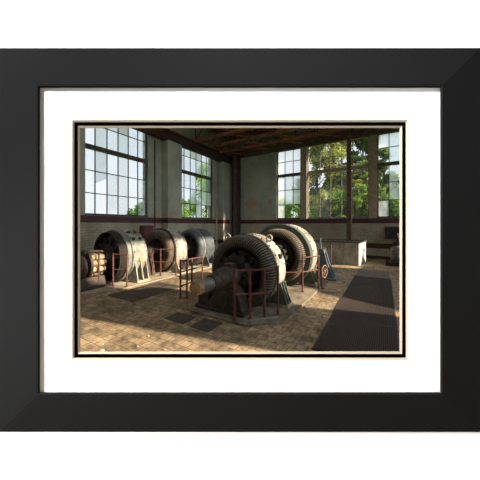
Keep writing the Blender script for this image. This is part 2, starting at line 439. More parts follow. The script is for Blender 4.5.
def pk6(i, j): return {(0,4): 2, (1,4): 2, (2,4): 2, (0,1): 0, (0,0): 1, (1,0): 0, (0,2): 0, (0,3): 0}.get((i, j), 1 if j < 3 else 2)
window(4, 'x', *BW[0], bars_in(*BW[0], 3), ZB_B, 5.02, .14, pane_kind=pk4)
window(5, 'x', *BW[1], [-3.31, -2.70, -2.10, -1.50], [3.05], 5.02, .14, pane_kind=pk5, barm='winwood', fm='winwood')
window(6, 'x', *BW[2], bars_in(*BW[2], 3), ZB_B, 5.02, .14, pane_kind=pk6)

# ------------------------------------------------------------------ roof steel
def beam_I(mb, p, q, w, h):
    """I-section along X or Y between p and q (bottom centre line)"""
    p, q = Vector(p), Vector(q); d = (q-p).normalized(); s = Vector((-d.y, d.x, 0))
    for (s0, s1, z0, z1) in ((-w/2, w/2, 0, .04), (-w/2, w/2, h-.04, h), (-.02, .02, .04, h-.04)):
        pts = [p + s*s0 + Vector((0,0,z0)), p + s*s1 + Vector((0,0,z0)), p + s*s1 + Vector((0,0,z1)), p + s*s0 + Vector((0,0,z1))]
        mb.prism(pts, q-p)
t = thing('crane_girder', (-9.46, 5, 6.1), 'dark maroon crane girder along the left wall, riding on the pilasters', 'girder')
mb = MB(); beam_I(mb, (-9.46, YF, 6.1), (-9.46, YB-.05, 6.1), .32, .5); mb.build('girder_beam', 'girder', t, t.location)
MB().box((-9.5, YF, 6.6), (-9.42, YB-.05, 6.72)).build('crane_rail', 'rust', t, t.location)
t = thing('wall_beam', (-2, YB-.22, 7.0), 'rusty steel beam running along the back wall above the lintel boards', 'beam')
mb = MB(); beam_I(mb, (-9.2, YB-.22, 7.05), (XR, YB-.22, 7.05), .2, .3); mb.build('beam', 'truss', t, t.location)
LBL = {10.3: 'rust brown lattice roof truss nearest to the viewer', 11.5: 'rust brown lattice roof truss, middle one of the three',
       12.7: 'rust brown lattice roof truss closest to the back wall windows'}
for Y in (10.3, 11.5, 12.7):
    t = thing('roof_truss', (-2, Y, 6.55), LBL[Y], 'truss', 'lattice trusses under the roof')
    o = t.location
    mb = MB(); mb.box((-9.25, Y-.10, 6.55), (XR, Y-.02, 6.67)); mb.box((-9.25, Y+.02, 6.55), (XR, Y+.10, 6.67)); mb.build('bottom_chord', 'truss', t, o)
    mb = MB(); mb.box((-9.25, Y-.09, 7.86), (XR, Y+.09, 8.0)); mb.build('top_chord', 'truss', t, o)
    n = 12; xs = [-9.25 + (XR+9.25)*i/n for i in range(n+1)]
    for i in range(n):
        a, b = (6.62, 7.9) if i % 2 == 0 else (7.9, 6.62)
        MB().tube([(xs[i], Y, a), (xs[i+1], Y, b)], .045, 6).build('brace', 'rust', t, o)
        MB().box((xs[i]-.03, Y-.02, 6.67), (xs[i]+.03, Y+.02, 7.86)).build('upright', 'rust', t, o)
    for i in range(n):
        if i % 2 == 0:
            MB().tube([(xs[i], Y+.1, 6.63), (xs[i+1], Y+1.1, 6.63)], .045, 6).build('wind_brace', 'truss', t, o)
for k, X in enumerate((-7.6, -5.4, -3.2, -1.0, 1.2)):
    mb = MB(); beam_I(mb, (X, YF+.1, 7.70), (X, YB-.02, 7.70), .12, .16)
    tag(mb.build('purlin', 'truss', org=(X, 5, 7.7)), 'slim rusty purlin under the dark roof boards, running to the back wall', 'beam', 'purlins under the roof boards')

# ------------------------------------------------------------------ columns and pipes
t = thing('steel_column', (-9.1, 14.2, 0), 'dark riveted iron column standing in the corner of the two walls', 'column')
o = t.location
mb = MB(); mb.box((-9.30, 14.15, .25), (-9.18, 14.55, 6.9)); mb.box((-8.88, 14.15, .25), (-8.80, 14.55, 6.9)); mb.build('flange_plate', 'column', t, o)
mb = MB(); mb.box((-9.18, 14.2, .25), (-8.88, 14.5, 6.9))
for i in range(30): mb.box((-9.18, 14.17, .4+i*.215), (-8.88, 14.2, .5+i*.215))
mb.build('lattice_web', 'colbrick', t, o)
MB().box((-9.35, 14.1, 0), (-8.75, 14.57, .25)).build('base_block', 'colbrick', t, o)
SX = -.30
t = thing('stanchion', (-1.28+SX, 13.55, 0), 'slender dark iron stanchion rising behind the tank, in front of the middle window', 'column')
o = t.location.copy(); o.x -= SX
mb = MB(); mb.box((-1.38, 13.5, .1), (-1.35, 13.64, 8)); mb.box((-1.20, 13.5, .1), (-1.17, 13.64, 8)); mb.box((-1.35, 13.55, .1), (-1.20, 13.59, 8)); mb.build('shaft', 'stanchion', t, o)
MB().box((-1.17, 13.5, .1), (-1.13, 13.64, 4.6)).build('sunlit_edge', 'wheel', t, o)  # tan strip paints the sunlit right edge of the stanchion
MB().box((-1.5, 13.42, 0), (-1.06, 13.74, .1)).build('base_plate', 'rust', t, o)
MB().box((-1.17, 13.46, 6.5), (-1.02, 13.7, 6.9)).build('bracket', 'column', t, o)
mb = MB(); mb.tube([(-9.71, 7.85, 0), (-9.71, 7.85, 6.0)], .022, 8); mb.tube([(-9.71, 7.85, 1.2), (-9.71, 7.64, 1.2)], .022, 8)
tag(mb.build('conduit', 'dark', org=(-9.71, 7.85, 1.2)), 'thin dark conduit pipe running up the left wall beside the first pilaster', 'pipe')
mb = MB(); mb.tube([(-9.66, 12.85, 0), (-9.66, 12.85, 2.75)], .05, 10)  # upright rod put in place of a narrow sunlight streak
tag(mb.build('sun_streak_rod', 'pale', org=(-9.66, 12.85, .9)), 'narrow streak of sunlight on the left wall near the corner, shaped as a pale rod', 'pipe')
mb = MB(); mb.tube([(-9.22, 13.9, 0), (-9.22, 13.9, 6.0)], .035, 10)
tag(mb.build('downpipe', 'yoke_grey', org=(-9.22, 13.9, .9)), 'tall grey pipe running up the last pilaster beside the corner column', 'pipe')
t = thing('switch_box', (-9.6, 7.3, 1.05), 'red switch box mounted on the left wall behind the generators', 'switch box')
o = t.location
MB().box((-9.75, 7.0, 1.05), (-9.5, 7.60, 1.78)).build('housing', 'maroon', t, o, bevel=.012)
d = MB().box((-9.5, 7.06, 1.11), (-9.47, 7.56, 1.72)).build('door', 'redbox', t, o)
MB().box((-9.47, 7.12, 1.38), (-9.44, 7.16, 1.46)).build('handle', 'steelbare', d, o)

# ------------------------------------------------------------------ generators
def ring_profile(r, ri):
    return [(ri, .24), (ri, .06), (ri+.03, .0), ((r+ri)/2, -.05), (r-.07, -.03), (r-.02, .03), (r, .10), (r, .24)]
def generator(name, X, Y, zc, r, ri, ribs, yokes, coilm, label, group, eyes=(), feet=None, brushes=True, hub=True, foot_m='yoke_green', shaft_to=0, zbase=0):
    t = thing(name, (X, Y, zbase), label, 'generator', group)
    c = (0, 0, zc - zbase)
    pr = ring_profile(r, ri)
    mb = MB(); mb.lathe(pr, c, 96, 0, loop=True)
    if ribs:
        path = [(ri+.02, .02), (ri+.05, -.02), ((r+ri)/2, -.075), (r-.07, -.055), (r-.005, .02), (r+.018, .10), (r+.018, .24)]
        for k in range(ribs):
            a = 2*PI*k/ribs; ca, sa = math.cos(a), math.sin(a); tw = .0115
            L_, R_ = [], []
            L2, R2 = [], []
            for (q, y) in path:
                wdt = tw * (q / r)
                for s, dst, dst2 in ((-1, L_, L2), (1, R_, R2)):
                    dst.append(mb.bm.verts.new((q*ca - s*wdt*sa, y, c[2] + q*sa + s*wdt*ca)))
                    q2 = q - .025 if y > .0 else q
                    dst2.append(mb.bm.verts.new((q2*ca - s*wdt*sa, y + (.035 if y <= .02 else 0), c[2] + q2*sa + s*wdt*ca)))
            for i in range(len(path)-1):
                for A, B in ((L_, R_), (L2, L_), (R_, R2)):
                    mb.bm.faces.new((A[i], B[i], B[i+1], A[i+1])).material_index = 1
    mb.build('winding_ring', [('dark' if ribs else coilm), coilm], t)
    # core seen inside the ring
    MB().lathe([(0, .22), (ri+.01, .22), (ri+.01, .30), (0, .30)], c, 64).build('stator_core', 'dark', t)
    rr = ri - .06
    mb = MB(); mb.lathe([(0, .02), (rr*.55, .02), (rr*.6, .10), (rr*.93, .10), (rr, .13), (rr, .21), (0, .21)], c, 64)
    for k in range(10):
        a = 2*PI*k/10
        mb.box((rr*.35, -.0, -.03), (rr*.95, .12, .03), 0, Matrix.Translation(c) @ Matrix.Rotation(a, 4, 'Y'))
    mb.build('rotor', 'rotor', t)
    if brushes:
        mb = MB()
        mb.lathe([(rr*.62, -.16), (rr*.70, -.16), (rr*.70, -.10), (rr*.62, -.10)], c, 48, loop=True)
        for k in range(12):
            a = 2*PI*k/12
            mb.box((rr*.60, -.26, -.05), (rr*.82, -.08, .05), 0, Matrix.Translation(c) @ Matrix.Rotation(a, 4, 'Y'))
        mb.build('brush_ring', 'rotor', t)
        MB().lathe([(0, -.30), (rr*.45, -.30), (rr*.45, .02), (0, .02)], c, 40).build('commutator', 'rotor', t)
    for i, (y0, y1, rad, m_) in enumerate(yokes):
        rin = min(rad - .05, r - .01)
        mb = MB(); mb.lathe([(rin, y0), (rad-.015, y0), (rad, y0+.015), (rad, y1-.015), (rad-.015, y1), (rin, y1)], c, 96, loop=True)
        mb.build('yoke' if (y1-y0) > .3 else ('flange' if i == 0 else 'end_ring'), m_, t)
    yl = yokes[-1]
    MB().lathe([(0, yl[1]-.02), (yl[2]-.04, yl[1]-.02), (yl[2]-.04, yl[1]), (yl[2]*.5, yl[1]+.06), (0, yl[1]+.08)], c, 64).build('end_cover', 'dark', t)
    big = max(yokes, key=lambda q: q[1]-q[0])
    for ang in eyes:
        ex = big[2]*math.sin(ang); ez = c[2] + big[2]*math.cos(ang); ym = big[0] + .12
        u = Vector((math.sin(ang), 0, math.cos(ang))); b0 = Vector((ex, ym, ez))
        mb = MB(); mb.tube([b0 - u*.02, b0 + u*.04], [.035, .03], 12)
        mid = b0 + u*.10
        mb.tube([mid + u*.065*math.cos(q) + Vector((0, 0, 0)) + Vector((u.z, 0, -u.x))*.065*math.sin(q) for q in [2*PI*i/20 for i in range(20)]], .02, 8, closed=True)
        mb.build('lifting_eye', 'pale', t)
    # bolts on the frame
    if feet:
        fx, fy0, fy1, hz, nrib = feet
        for s in (-1, 1):
            mb = MB()
            mb.box((min(s*(fx-.42), s*fx), fy0-.02, 0), (max(s*(fx-.42), s*fx), fy1+.02, .06), 1)
            for k in range(nrib):
                yy = fy0 + (fy1-fy0-.035)*k/max(1, nrib-1)
                xt = math.sqrt(max(.01, big[2]**2 - (c[2]-hz)**2)) - .03
                xb = math.sqrt(max(.01, big[2]**2 - (c[2]-.06)**2)) if c[2]-.06 < big[2] else fx-.40
                xb = max(xb - .05, .1)
                mb.prism([(s*(fx-.02), yy, .06), (s*xt, yy, hz), (s*(xt-.08), yy, hz-.10), (s*xb, yy, .06)], (0, .035, 0))
            mb.build('foot', [foot_m, 'concrete_pale'], t)
        mb = MB()
        for k in range(9):
            a = math.radians(10 + 17*k)
            for yy in (big[0]+.05, big[1]-.05):
                p = Vector((big[2]*math.cos(a), yy, c[2] + big[2]*math.sin(a))); u = Vector((math.cos(a), 0, math.sin(a)))
                mb.tube([p - u*.01, p + u*.02], .018, 6)
        mb.build('frame_bolts', 'dark', t)['kind'] = 'stuff'
    return t

GF = 'generators in the front row'; GL = 'generators in the left row'
g1 = generator('generator', -2.67, 4.34, .80, .76, .50, 84, [(.20, .26, .80, 'yoke_green'), (.26, .72, .795, 'yoke_white')], 'coil_tip',
     'nearest generator, with ribbed winding ring, pale worn casing and a long rusty shaft end', GF,
     eyes=(math.radians(37), math.radians(-37)), feet=(.95, .44, .72, .60, 3), zbase=.04)
# its shaft and bearing
c1 = .71
mb = MB(); mb.lathe([(0, -1.38), (.105, -1.38), (.12, -1.36), (.12, -.98), (.10, -.97), (.10, -.2), (0, -.2)], (0, 0, c1), 40)
sh = mb.build('shaft', 'steelbare', g1)
lab(MB().lathe([(0, -1.395), (.06, -1.395), (.085, -1.385), (.118, -1.385), (.123, -1.37), (.123, -1.26), (0, -1.26)], (0, 0, c1), 40).build('shaft_end', 'shaft', sh), 'tan rust-spotted shaft end')
mb = MB()
mb.prism([(-.56, -.46, .07), (.36, -.46, .07), (.33, -.46, .18), (.19, -.46, .58), (-.21, -.46, .58), (-.42, -.46, .24)], (0, .28, 0))
mb.prism([(-.80, -.50, 0), (.40, -.50, 0), (.40, -.12, 0), (-.80, -.12, 0)], (0, 0, .07))
for x_ in (-.32, -.02, .2): mb.prism([(x_, -.50, .07), (x_+.05, -.50, .07), (x_+.05, -.46, .42), (x_, -.46, .42)], (0, .04, 0))
mb.prism([(-.78, -.42, .07), (-.50, -.42, .07), (-.50, -.42, .30), (-.62, -.42, .34), (-.78, -.42, .22)], (0, .26, 0))
mb.build('bearing_pedestal', 'pedestal', g1, bevel=.018)
mb = MB(); mb.lathe([(.11, -.98), (.14, -.98), (.15, -.96), (.15, -.82), (.17, -.80), (.185, -.77), (.185, -.60), (.215, -.58), (.225, -.56), (.225, -.40), (.205, -.39), (.205, -.32), (.225, -.31), (.225, -.18), (.21, -.16), (.12, -.15)], (0, 0, c1), 40)
mb.build('bearing_housing', 'pedestal', g1)
MB().box((-.10, -.44, c1+.20), (.10, -.24, c1+.28)).build('oil_cap', 'pedestal', g1, bevel=.01)
for sx in (-1, 1):
    for yy in (-.44, -.22): MB().tube([(sx*.205, yy, c1-.02), (sx*.23, yy, c1+.15)], .024, 8).build('stud', 'steelbare', g1)
MB().box((.66, .45, 1.03), (.78, .55, 1.13)).build('terminal_block', 'dark', g1, bevel=.01)

g2 = generator('generator', -2.66, 6.42, .90, .775, .51, 88, [(.20, .46, .93, 'yoke_green'), (.46, .98, .925, 'yoke_white'), (.98, 1.18, .87, 'yoke_blue')], 'coil_tip',
     'second generator of the front row, taller, with a dark green rim and ribbed winding ring', GF,
     feet=(1.0, .48, .80, .5, 2), zbase=.04, brushes=True)
mb = MB(); mb.lathe([(0, -1.0), (.1, -1.0), (.1, .1), (0, .1)], (0, 0, .86), 32); mb.build('shaft', 'steelbare', g2)
mb = MB(); mb.prism([(-.4, -.80, 0), (.4, -.80, 0), (.2, -.80, .75), (-.2, -.80, .75)], (0, .35, 0)); mb.lathe([(.1, -.85), (.24, -.83), (.24, -.42), (.1, -.4)], (0, 0, .86), 32)
mb.build('bearing_pedestal', 'pedestal', g2, bevel=.015)

BX = -7.34
b1 = generator('generator', BX, 4.15, .83, .79, .70, 0, [(.16, .30, .83, 'yoke_grey'), (.33, .84, .82, 'yoke_mint')], 'dark',
     'pale mint generator with an open black front, first of the left row', GL,
     eyes=(), feet=(.95, .40, .82, .70, 3), zbase=.03, brushes=False, foot_m='yoke_mint')
b2 = generator('generator', BX+.04, 5.92, .85, .78, .42, 0, [(.2, .28, .83, 'dark'), (.28, .84, .82, 'yoke_white')], 'coil_brown',
     'second generator of the left row, with a smooth brown winding cover and pale casing', GL,
     eyes=(), feet=(.94, .34, .80, .5, 2), zbase=.03, brushes=False, foot_m='yoke_white')
b3 = generator('generator', BX+.06, 7.62, .83, .78, .50, 0, [(.18, .28, .80, 'yoke_grey'), (.28, .86, .81, 'yoke_blue')], 'yoke_blue',
     'third generator of the left row, dark blue grey, farthest to the corner', GL,
     eyes=(), feet=(.94, .34, .80, .5, 2), zbase=.03, brushes=False, foot_m='yoke_blue')
mb = MB()
for a_ in (62, 40):
    a = math.radians(a_)
    for yy in (.45, .68): mb.tube([Vector((.82*math.cos(a), yy, .80+.82*math.sin(a))) - Vector((math.cos(a), 0, math.sin(a)))*.02, Vector((.82*math.cos(a), yy, .80+.82*math.sin(a))) + Vector((math.cos(a), 0, math.sin(a)))*.04], .05, 8)
mb.build('lifting_lug', 'dark', b1)
MB().box((.79, .52, .64), (.85, .64, .76)).build('terminal_box', 'rust_patch', b1, bevel=.01)  # box stands for an orange rust patch on the casing
for q, cc in ((b1, .78), (b2, .8), (b3, .8)):
    MB().lathe([(0, -.62), (.09, -.62), (.09, .1), (0, .1)], (0, 0, cc), 32).build('shaft', 'steelbare', q)
for q in (b2, b3):
    mb = MB(); mb.prism([(-.32, -.52, 0), (.32, -.52, 0), (.18, -.52, .68), (-.18, -.52, .68)], (0, .28, 0)); mb.lathe([(.09, -.56), (.2, -.54), (.2, -.22), (.09, -.2)], (0, 0, .8), 32)
    mb.build('bearing_pedestal', 'pedestal', q, bevel=.015)

# exciter beside the first left generator
ex = thing('exciter', (BX, 3.2, .03), 'small exciter machine with dusty field coils in front of the open generator', 'exciter')
mb = MB(); mb.lathe([(0, -.26), (.20, -.26), (.30, -.22), (.34, -.14), (.34, .20), (.30, .24), (0, .24)], (0, 0, .58), 48); mb.build('drum', 'pedestal', ex)
mb = MB(); mb.prism([(-.36, -.2, 0), (.42, -.2, 0), (.34, -.2, .3), (-.28, -.2, .3)], (0, .9, 0)); mb.box((-.45, -.3, 0), (.52, .8, .06)); mb.build('bed_frame', 'pedestal', ex)
mb = MB()
for k in range(9):
    a = 2*PI*k/9 + .2; cx, cz = .27*math.cos(a), .62 + .27*math.sin(a)
    mb.tube([(cx, .34, cz), (cx, .38, cz), (cx, .70, cz), (cx, .74, cz)], [.06, .085, .085, .06], 12)
mb.build('field_coils', 'copper', ex)
mb = MB(); mb.lathe([(.16, .27), (.42, .27), (.42, .33), (.16, .33)], (0, 0, .62), 40, loop=True); mb.build('coil_carrier', 'pedestal', ex)
mb = MB(); mb.tube([(.1, .25, .98), (.16, .45, 1.02), (.16, .72, .99)], .03, 8); mb.build('cable', 'copper', ex)

# foundations
def slab(name, pts, h, m, label):
    x = sum(p[0] for p in pts)/len(pts); y = sum(p[1] for p in pts)/len(pts)
    mb = MB(); mb.prism([(*p, 0) for p in pts], (0, 0, h))
    return tag(mb.build(name, m, org=(x, y, 0), bevel=.008), label, 'foundation')
slab('foundation_slab', [(-3.45, 3.66), (-2.1, 3.62), (-1.66, 4.02), (-1.55, 4.9), (-1.50, 7.9), (-3.75, 7.9), (-3.75, 3.9)], .04, 'concrete', 'low oily concrete foundation slab under the front row of generators')
slab('foundation_slab', [(-8.45, 2.75), (-6.75, 2.75), (-6.22, 3.9), (-6.22, 9.2), (-8.45, 9.2)], .03, 'concrete_pale', 'low pale concrete foundation slab under the left row of generators')
# kerb around the front pit
mb = MB(); mb.prism([(-2.06, 3.65, .04), (-2.00, 3.66, .04), (-1.70, 4.02, .04), (-1.64, 4.10, .04), (-1.69, 4.14, .04), (-2.06, 3.72, .04)], (0, 0, .07))
tag(mb.build('kerb', 'yoke_grey', org=(-1.8, 4, .04)), 'short grey kerb in front of the curved railing of the nearest generator', 'kerb')

# ------------------------------------------------------------------ railings
def railing(posts, rails, label, h=.93, z0=0, group='red brown pipe railings', r=.021, seg=()):
    t = thing('railing', (*posts[0], z0), label, 'railing', group); o = t.location
    for p in posts:
        mb = MB(); mb.tube([(p[0], p[1], z0), (p[0], p[1], z0+h+.02)], r*1.1, 10); mb.lathe([(0,0)], (0,0,0), 3) if False else None
        mb.tube([(p[0], p[1], z0), (p[0], p[1], z0+.015)], r*2.2, 10)
        mb.build('post', 'rail', t, o)
    for z, line in rails:
        MB().tube([(*q, z0+z) for q in line], r*.85, 10).build('rail', 'rail', t, o)
    return t
def curve(pts, n=6):
    out = []
    P = [Vector(p) for p in pts]
    for i in range(len(P)-1):
        p0, p1, p2, p3 = P[max(i-1, 0)], P[i], P[i+1], P[min(i+2, len(P)-1)]
        for k in range(n):
            s = k/n
            out.append(tuple(.5*((2*p1) + (p2-p0)*s + (2*p0-5*p1+4*p2-p3)*s*s + (3*p1-p0-3*p2+p3)*s**3)))
    out.append(tuple(P[-1])); return out
pp = [(-2.36, 3.68), (-2.13, 3.86), (-1.93, 4.06), (-1.78, 4.36)]
cv = curve(pp); cm = curve(pp)
railing(pp, [(.92, cv), (.48, cm)], 'curved red brown railing around the front of the nearest generator', z0=.04)
pp = [(-4.28, 4.22), (-4.31, 4.66), (-4.38, 5.16)]
railing(pp + [(-4.14, 4.30)], [(.91, pp), (.64, pp), (.3, pp[:2]), (.91, [pp[0], (-4.14, 4.30)])], 'red brown railing standing alone between the two generator rows, left of the shaft')
pp = [(-1.84, 6.20), (-1.56, 6.76)]
railing(pp, [(.90, curve([(-1.84, 6.20), (-1.70, 6.42), (-1.56, 6.76)])), (.52, curve([(-2.62, 5.55), (-2.2, 5.9), (-1.84, 6.20), (-1.56, 6.76)]))], 'red brown railing in front of the green rimmed second generator', z0=.04)
pp = [(-6.98, 3.70), (-6.70, 3.95), (-6.30, 4.12)]
railing(pp, [(.92, pp[1:]), (.48, pp[1:])], 'red brown railing in front of the open black generator', z0=.03)
pp = [(-6.96, 5.52), (-6.66, 5.62), (-6.27, 5.96)]
railing(pp, [(.92, curve(pp)), (.48, curve(pp))], 'red brown railing in front of the brown winding cover of the left row', z0=.03)
pp = [(-2.0, 10.2), (-1.85, 10.2)]
railing(pp, [(.92, pp), (.1, pp)], 'short dark red gate posts at the left end of the tank', h=.95)

# valve stand with hand wheel next to the second generator
vs = thing('valve_stand', (-1.52, 6.95, 0), 'brown valve stand with a spoked hand wheel beside the second generator', 'valve')
o = vs.location
mb = MB(); mb.tube([(-1.52, 6.95, 0), (-1.52, 6.95, .56)], .025, 10); mb.tube([(-1.52, 6.95, 0), (-1.52, 6.95, .03)], .08, 12); mb.tube([(-1.52, 6.91, .50), (-1.40, 6.885, .50)], .016, 8); mb.build('pillar', 'rail', vs, o)
wc = Vector((-1.42, 6.89, .50)); wu = Vector((.22, .97, 0)).normalized()
mb = MB(); mb.tube([wc + wu*.17*math.cos(q) + Vector((0, 0, .17*math.sin(q))) for q in [2*PI*i/32 for i in range(32)]], .013, 8, closed=True)
for k in range(3):
    q = PI*k/3 + .3; dv = wu*.17*math.cos(q) + Vector((0, 0, .17*math.sin(q))); mb.tube([wc - dv, wc + dv], .008, 6)
mb.lathe([(0, -.02), (.03, -.02), (.03, .02), (0, .02)], wc, 12)
lab(mb.build('hand_wheel', 'wheel', vs, o), 'tan spoked hand wheel')
# blue-grey lever stand behind it
lv = thing('control_stand', (-1.78, 8.3, 0), 'blue grey sloping control stand behind the second generator', 'control stand')
o = lv.location
mb = MB()
for y_ in (8.15, 8.45): mb.prism([(-2.0, y_, .06), (-1.38, y_, .06), (-1.58, y_, .5), (-1.72, y_, 1.0), (-1.86, y_, 1.02), (-1.9, y_, .5)], (0, .06, 0))
mb.box((-1.9, 8.21, .2), (-1.72, 8.45, .95)); mb.build('pedestal', 'stand_blue', lv, o, bevel=.01)
mb = MB(); mb.tube([(-1.82, 8.3, .95), (-1.86, 8.3, 1.30)], .02, 8); mb.tube([(-1.86, 8.3, 1.28), (-1.86, 8.3, 1.36)], .04, 10); mb.build('lever', 'stand_blue', lv, o)
mb = MB(); mb.box((-2.15, 8.02, 0), (-1.3, 8.62, .06)); mb.build('base_plate', 'stand_blue', lv, o)

# ------------------------------------------------------------------ floor plates and grate
def plate(a, b, m, label, rib=None, z=.012, name='floor_plate'):
    t = MB(); t.box((a[0], a[1], 0), (b[0], b[1], z))
    if rib == 'diamond':
        n = int((b[0]-a[0])/.09)
        for i in range(n): t.box((a[0]+.03+i*.09, a[1]+.03, z), (a[0]+.045+i*.09, b[1]-.03, z+.004))
    return tag(t.build(name, m, org=((a[0]+b[0])/2, (a[1]+b[1])/2, 0)), label, 'floor plate')
plate((-6.04, 3.42), (-5.02, 5.05), 'plate', 'large dark floor plate left of the shaft, in front of the left generators', rib='diamond')
plate((-2.94, 3.12), (-2.52, 3.54), 'plate', 'small square dark floor plate in front of the shaft pedestal')
plate((-3.62, 3.14), (-3.12, 3.5), 'plate', 'small dark floor plate left of the shaft pedestal')
plate((-.86, 9.22), (.16, 10.6), 'plate_grey', 'plain grey cover plate at the far end of the long ribbed grate')
gr = thing('floor_grate', (-.36, 6.4, 0), 'long dark ribbed iron grate set in the floor on the right', 'grate')
o = gr.location
mb = MB()
for i in range(36):
    x = -.86 + .012 + i*.0282
    mb.box((x, 3.5, .004), (x+.016, 9.15, .022))
mb.build('ribs', 'grate', gr, o)
mb = MB(); mb.box((-.86, 3.45, 0), (.17, 9.2, .006)); mb.build('pan', 'dark', gr, o)
mb = MB(); mb.box((-.89, 3.45, 0), (-.86, 9.2, .026)); mb.box((.17, 3.45, 0), (.20, 9.2, .026)); mb.box((-.89, 9.17, 0), (.2, 9.2, .026)); mb.build('edge_frame', 'grate', gr, o)
for k, y in enumerate((4.9, 6.4, 7.8)):
    MB().box((-.86, y, .004), (.17, y+.03, .0235)).build('cross_bar', 'grate', gr, o)

# ------------------------------------------------------------------ tank, right-hand machinery
tk = thing('tank', (-.95, 11.6, 0), 'open rectangular grey steel tank by the back wall with a pale end coloured as sunlit', 'tank', rz=-math.radians(7))
mb = MB(); Lx, Ly, H = 1.95, 1.55, 1.0
mb.box((-Lx, 0, 0), (-.03, .03, H)); mb.box((-Lx, Ly-.03, 0), (-.03, Ly, H)); mb.box((-Lx, .03, 0), (-Lx+.03, Ly-.03, H)); mb.box((-Lx+.03, .03, 0), (-.03, Ly-.03, .05))
mb.build('tank_wall', 'tank', tk)
lab(MB().box((-.03, 0, 0), (0, Ly, H)).build('end_panel', 'tank_lit_end', tk), 'pale end panel with sunlight painted in')  # end face coloured lighter, as the sun lights it
mb = MB(); mb.box((-Lx-.03, -.04, H), (.04, .05, H+.05)); mb.box((-Lx-.03, Ly-.05, H), (.04, Ly+.04, H+.05)); mb.box((-Lx-.03, .05, H), (-Lx+.05, Ly-.05, H+.05)); mb.box((-.05, .05, H), (.04, Ly-.05, H+.05))
mb.build('rim', 'tank_rim', tk)
for x in (-.64, -1.3):
    MB().box((x, -.02, .02), (x+.03, 0, H)).build('stiffener', 'tank', tk)

MX = -.22
mo = thing('pump_motor', (.85+MX, 12.7, 0), 'grimy pump motor on a dark base by the right edge of the picture', 'motor')
o = mo.location.copy(); o.x -= MX
mb = MB(); mb.box((.28, 12.3, 0), (1.5, 13.2, .16)); mb.build('base_frame', 'dark', mo, o, bevel=.01)
mb = MB(); mb.lathe([(0, -.42), (.22, -.42), (.30, -.36), (.33, -.30), (.33, .30), (.28, .38), (0, .38)], (.75, 12.75, .55), 40)
for k in range(20): 
    a = 2*PI*k/20
    mb.box((.32, -.28, -.012), (.36, .28, .012), 0, Matrix.Translation((.75, 12.75, .55)) @ Matrix.Rotation(a, 4, 'Y'))
mb.build('motor_body', 'motor', mo, o)
mb = MB(); mb.prism([(.45, 12.5, .16), (1.05, 12.5, .16), (.95, 12.5, .34), (.55, 12.5, .34)], (0, .5, 0)); mb.build('saddle', 'motor', mo, o)
mb = MB(); mb.box((.55, 12.6, .86), (.95, 12.9, 1.06)); mb.tube([(.75, 12.75, 1.04), (.75, 12.9, 1.35), (.75, 13.1, 1.36)], .07, 10); mb.build('terminal_box', 'dark', mo, o)
mb = MB(); mb.lathe([(0, -.60), (.07, -.60), (.07, -.4), (0, -.4)], (.75, 12.75, .55), 20); mb.lathe([(0, -.56), (.15, -.56), (.15, -.5), (0, -.5)], (.75, 12.75, .55), 28); mb.build('pulley', 'steelbare', mo, o)
cb = thing('control_box', (.35, 14.35, 1.1), 'dark maroon control box on the back wall above the pump motor', 'control box')
o = cb.location
MB().box((.02, 14.15, 1.1), (.95, 14.56, 1.72)).build('housing', 'maroon', cb, o, bevel=.01)
dd = MB().box((.07, 14.13, 1.15), (.90, 14.15, 1.67)).build('door', 'dark', cb, o)
MB().box((.14, 14.10, 1.36), (.17, 14.13, 1.46)).build('handle', 'steelbare', dd, o)
mb = MB(); mb.tube([(.75, 14.4, .02), (.75, 14.4, 1.1)], .04, 8); mb.build('conduit', 'dark', cb, o)

# ------------------------------------------------------------------ litter on the floor
def crumple(name, p, s, m, label, cat, seed, group=None):
    rr = random.Random(seed); bm = bmesh.new()
    bmesh.ops.create_icosphere(bm, subdivisions=2, radius=1)
    for v in bm.verts:
        k = rr.uniform(.65, 1.15); v.co = Vector((v.co.x*s[0]*k, v.co.y*s[1]*k, v.co.z*s[2]*k))
    zmin = min(v.co.z for v in bm.verts)
    for v in bm.verts: v.co.z -= zmin
    mb = MB(); mb.bm.free(); mb.bm = bm
    ob = mb.build(name, m, org=(0, 0, 0)); ob.location = p
    return tag(ob, label, cat, group)
crumple('paper_scrap', (-3.45, 1.88, 0), (.05, .035, .006), 'paper', 'crumpled white paper scrap on the sunny floor, bottom left of the view', 'litter', 1)
crumple('paper_scrap', (-3.62, 1.98, 0), (.022, .018, .005), 'paper', 'smaller pale paper scrap beside the crumpled one on the floor', 'litter', 2)
for k, (x, y) in enumerate([(-3.1, 2.2), (-2.7, 2.35), (-2.75, 2.1), (-3.25, 2.5), (-2.3, 2.45), (-1.55, 4.9), (-1.48, 5.15), (-1.42, 5.4), (-1.3, 5.0), (-1.5, 5.6), (-6.1, 4.0), (-5.9, 5.4), (-6.05, 5.7)]):
    crumple('plaster_crumb', (x, y, 0), (.022+.012*(k % 3), .02, .012), 'rubble', 'tiny pale plaster crumb lying on the dirty floor tiles', 'debris', 20+k, 'plaster crumbs on the floor')

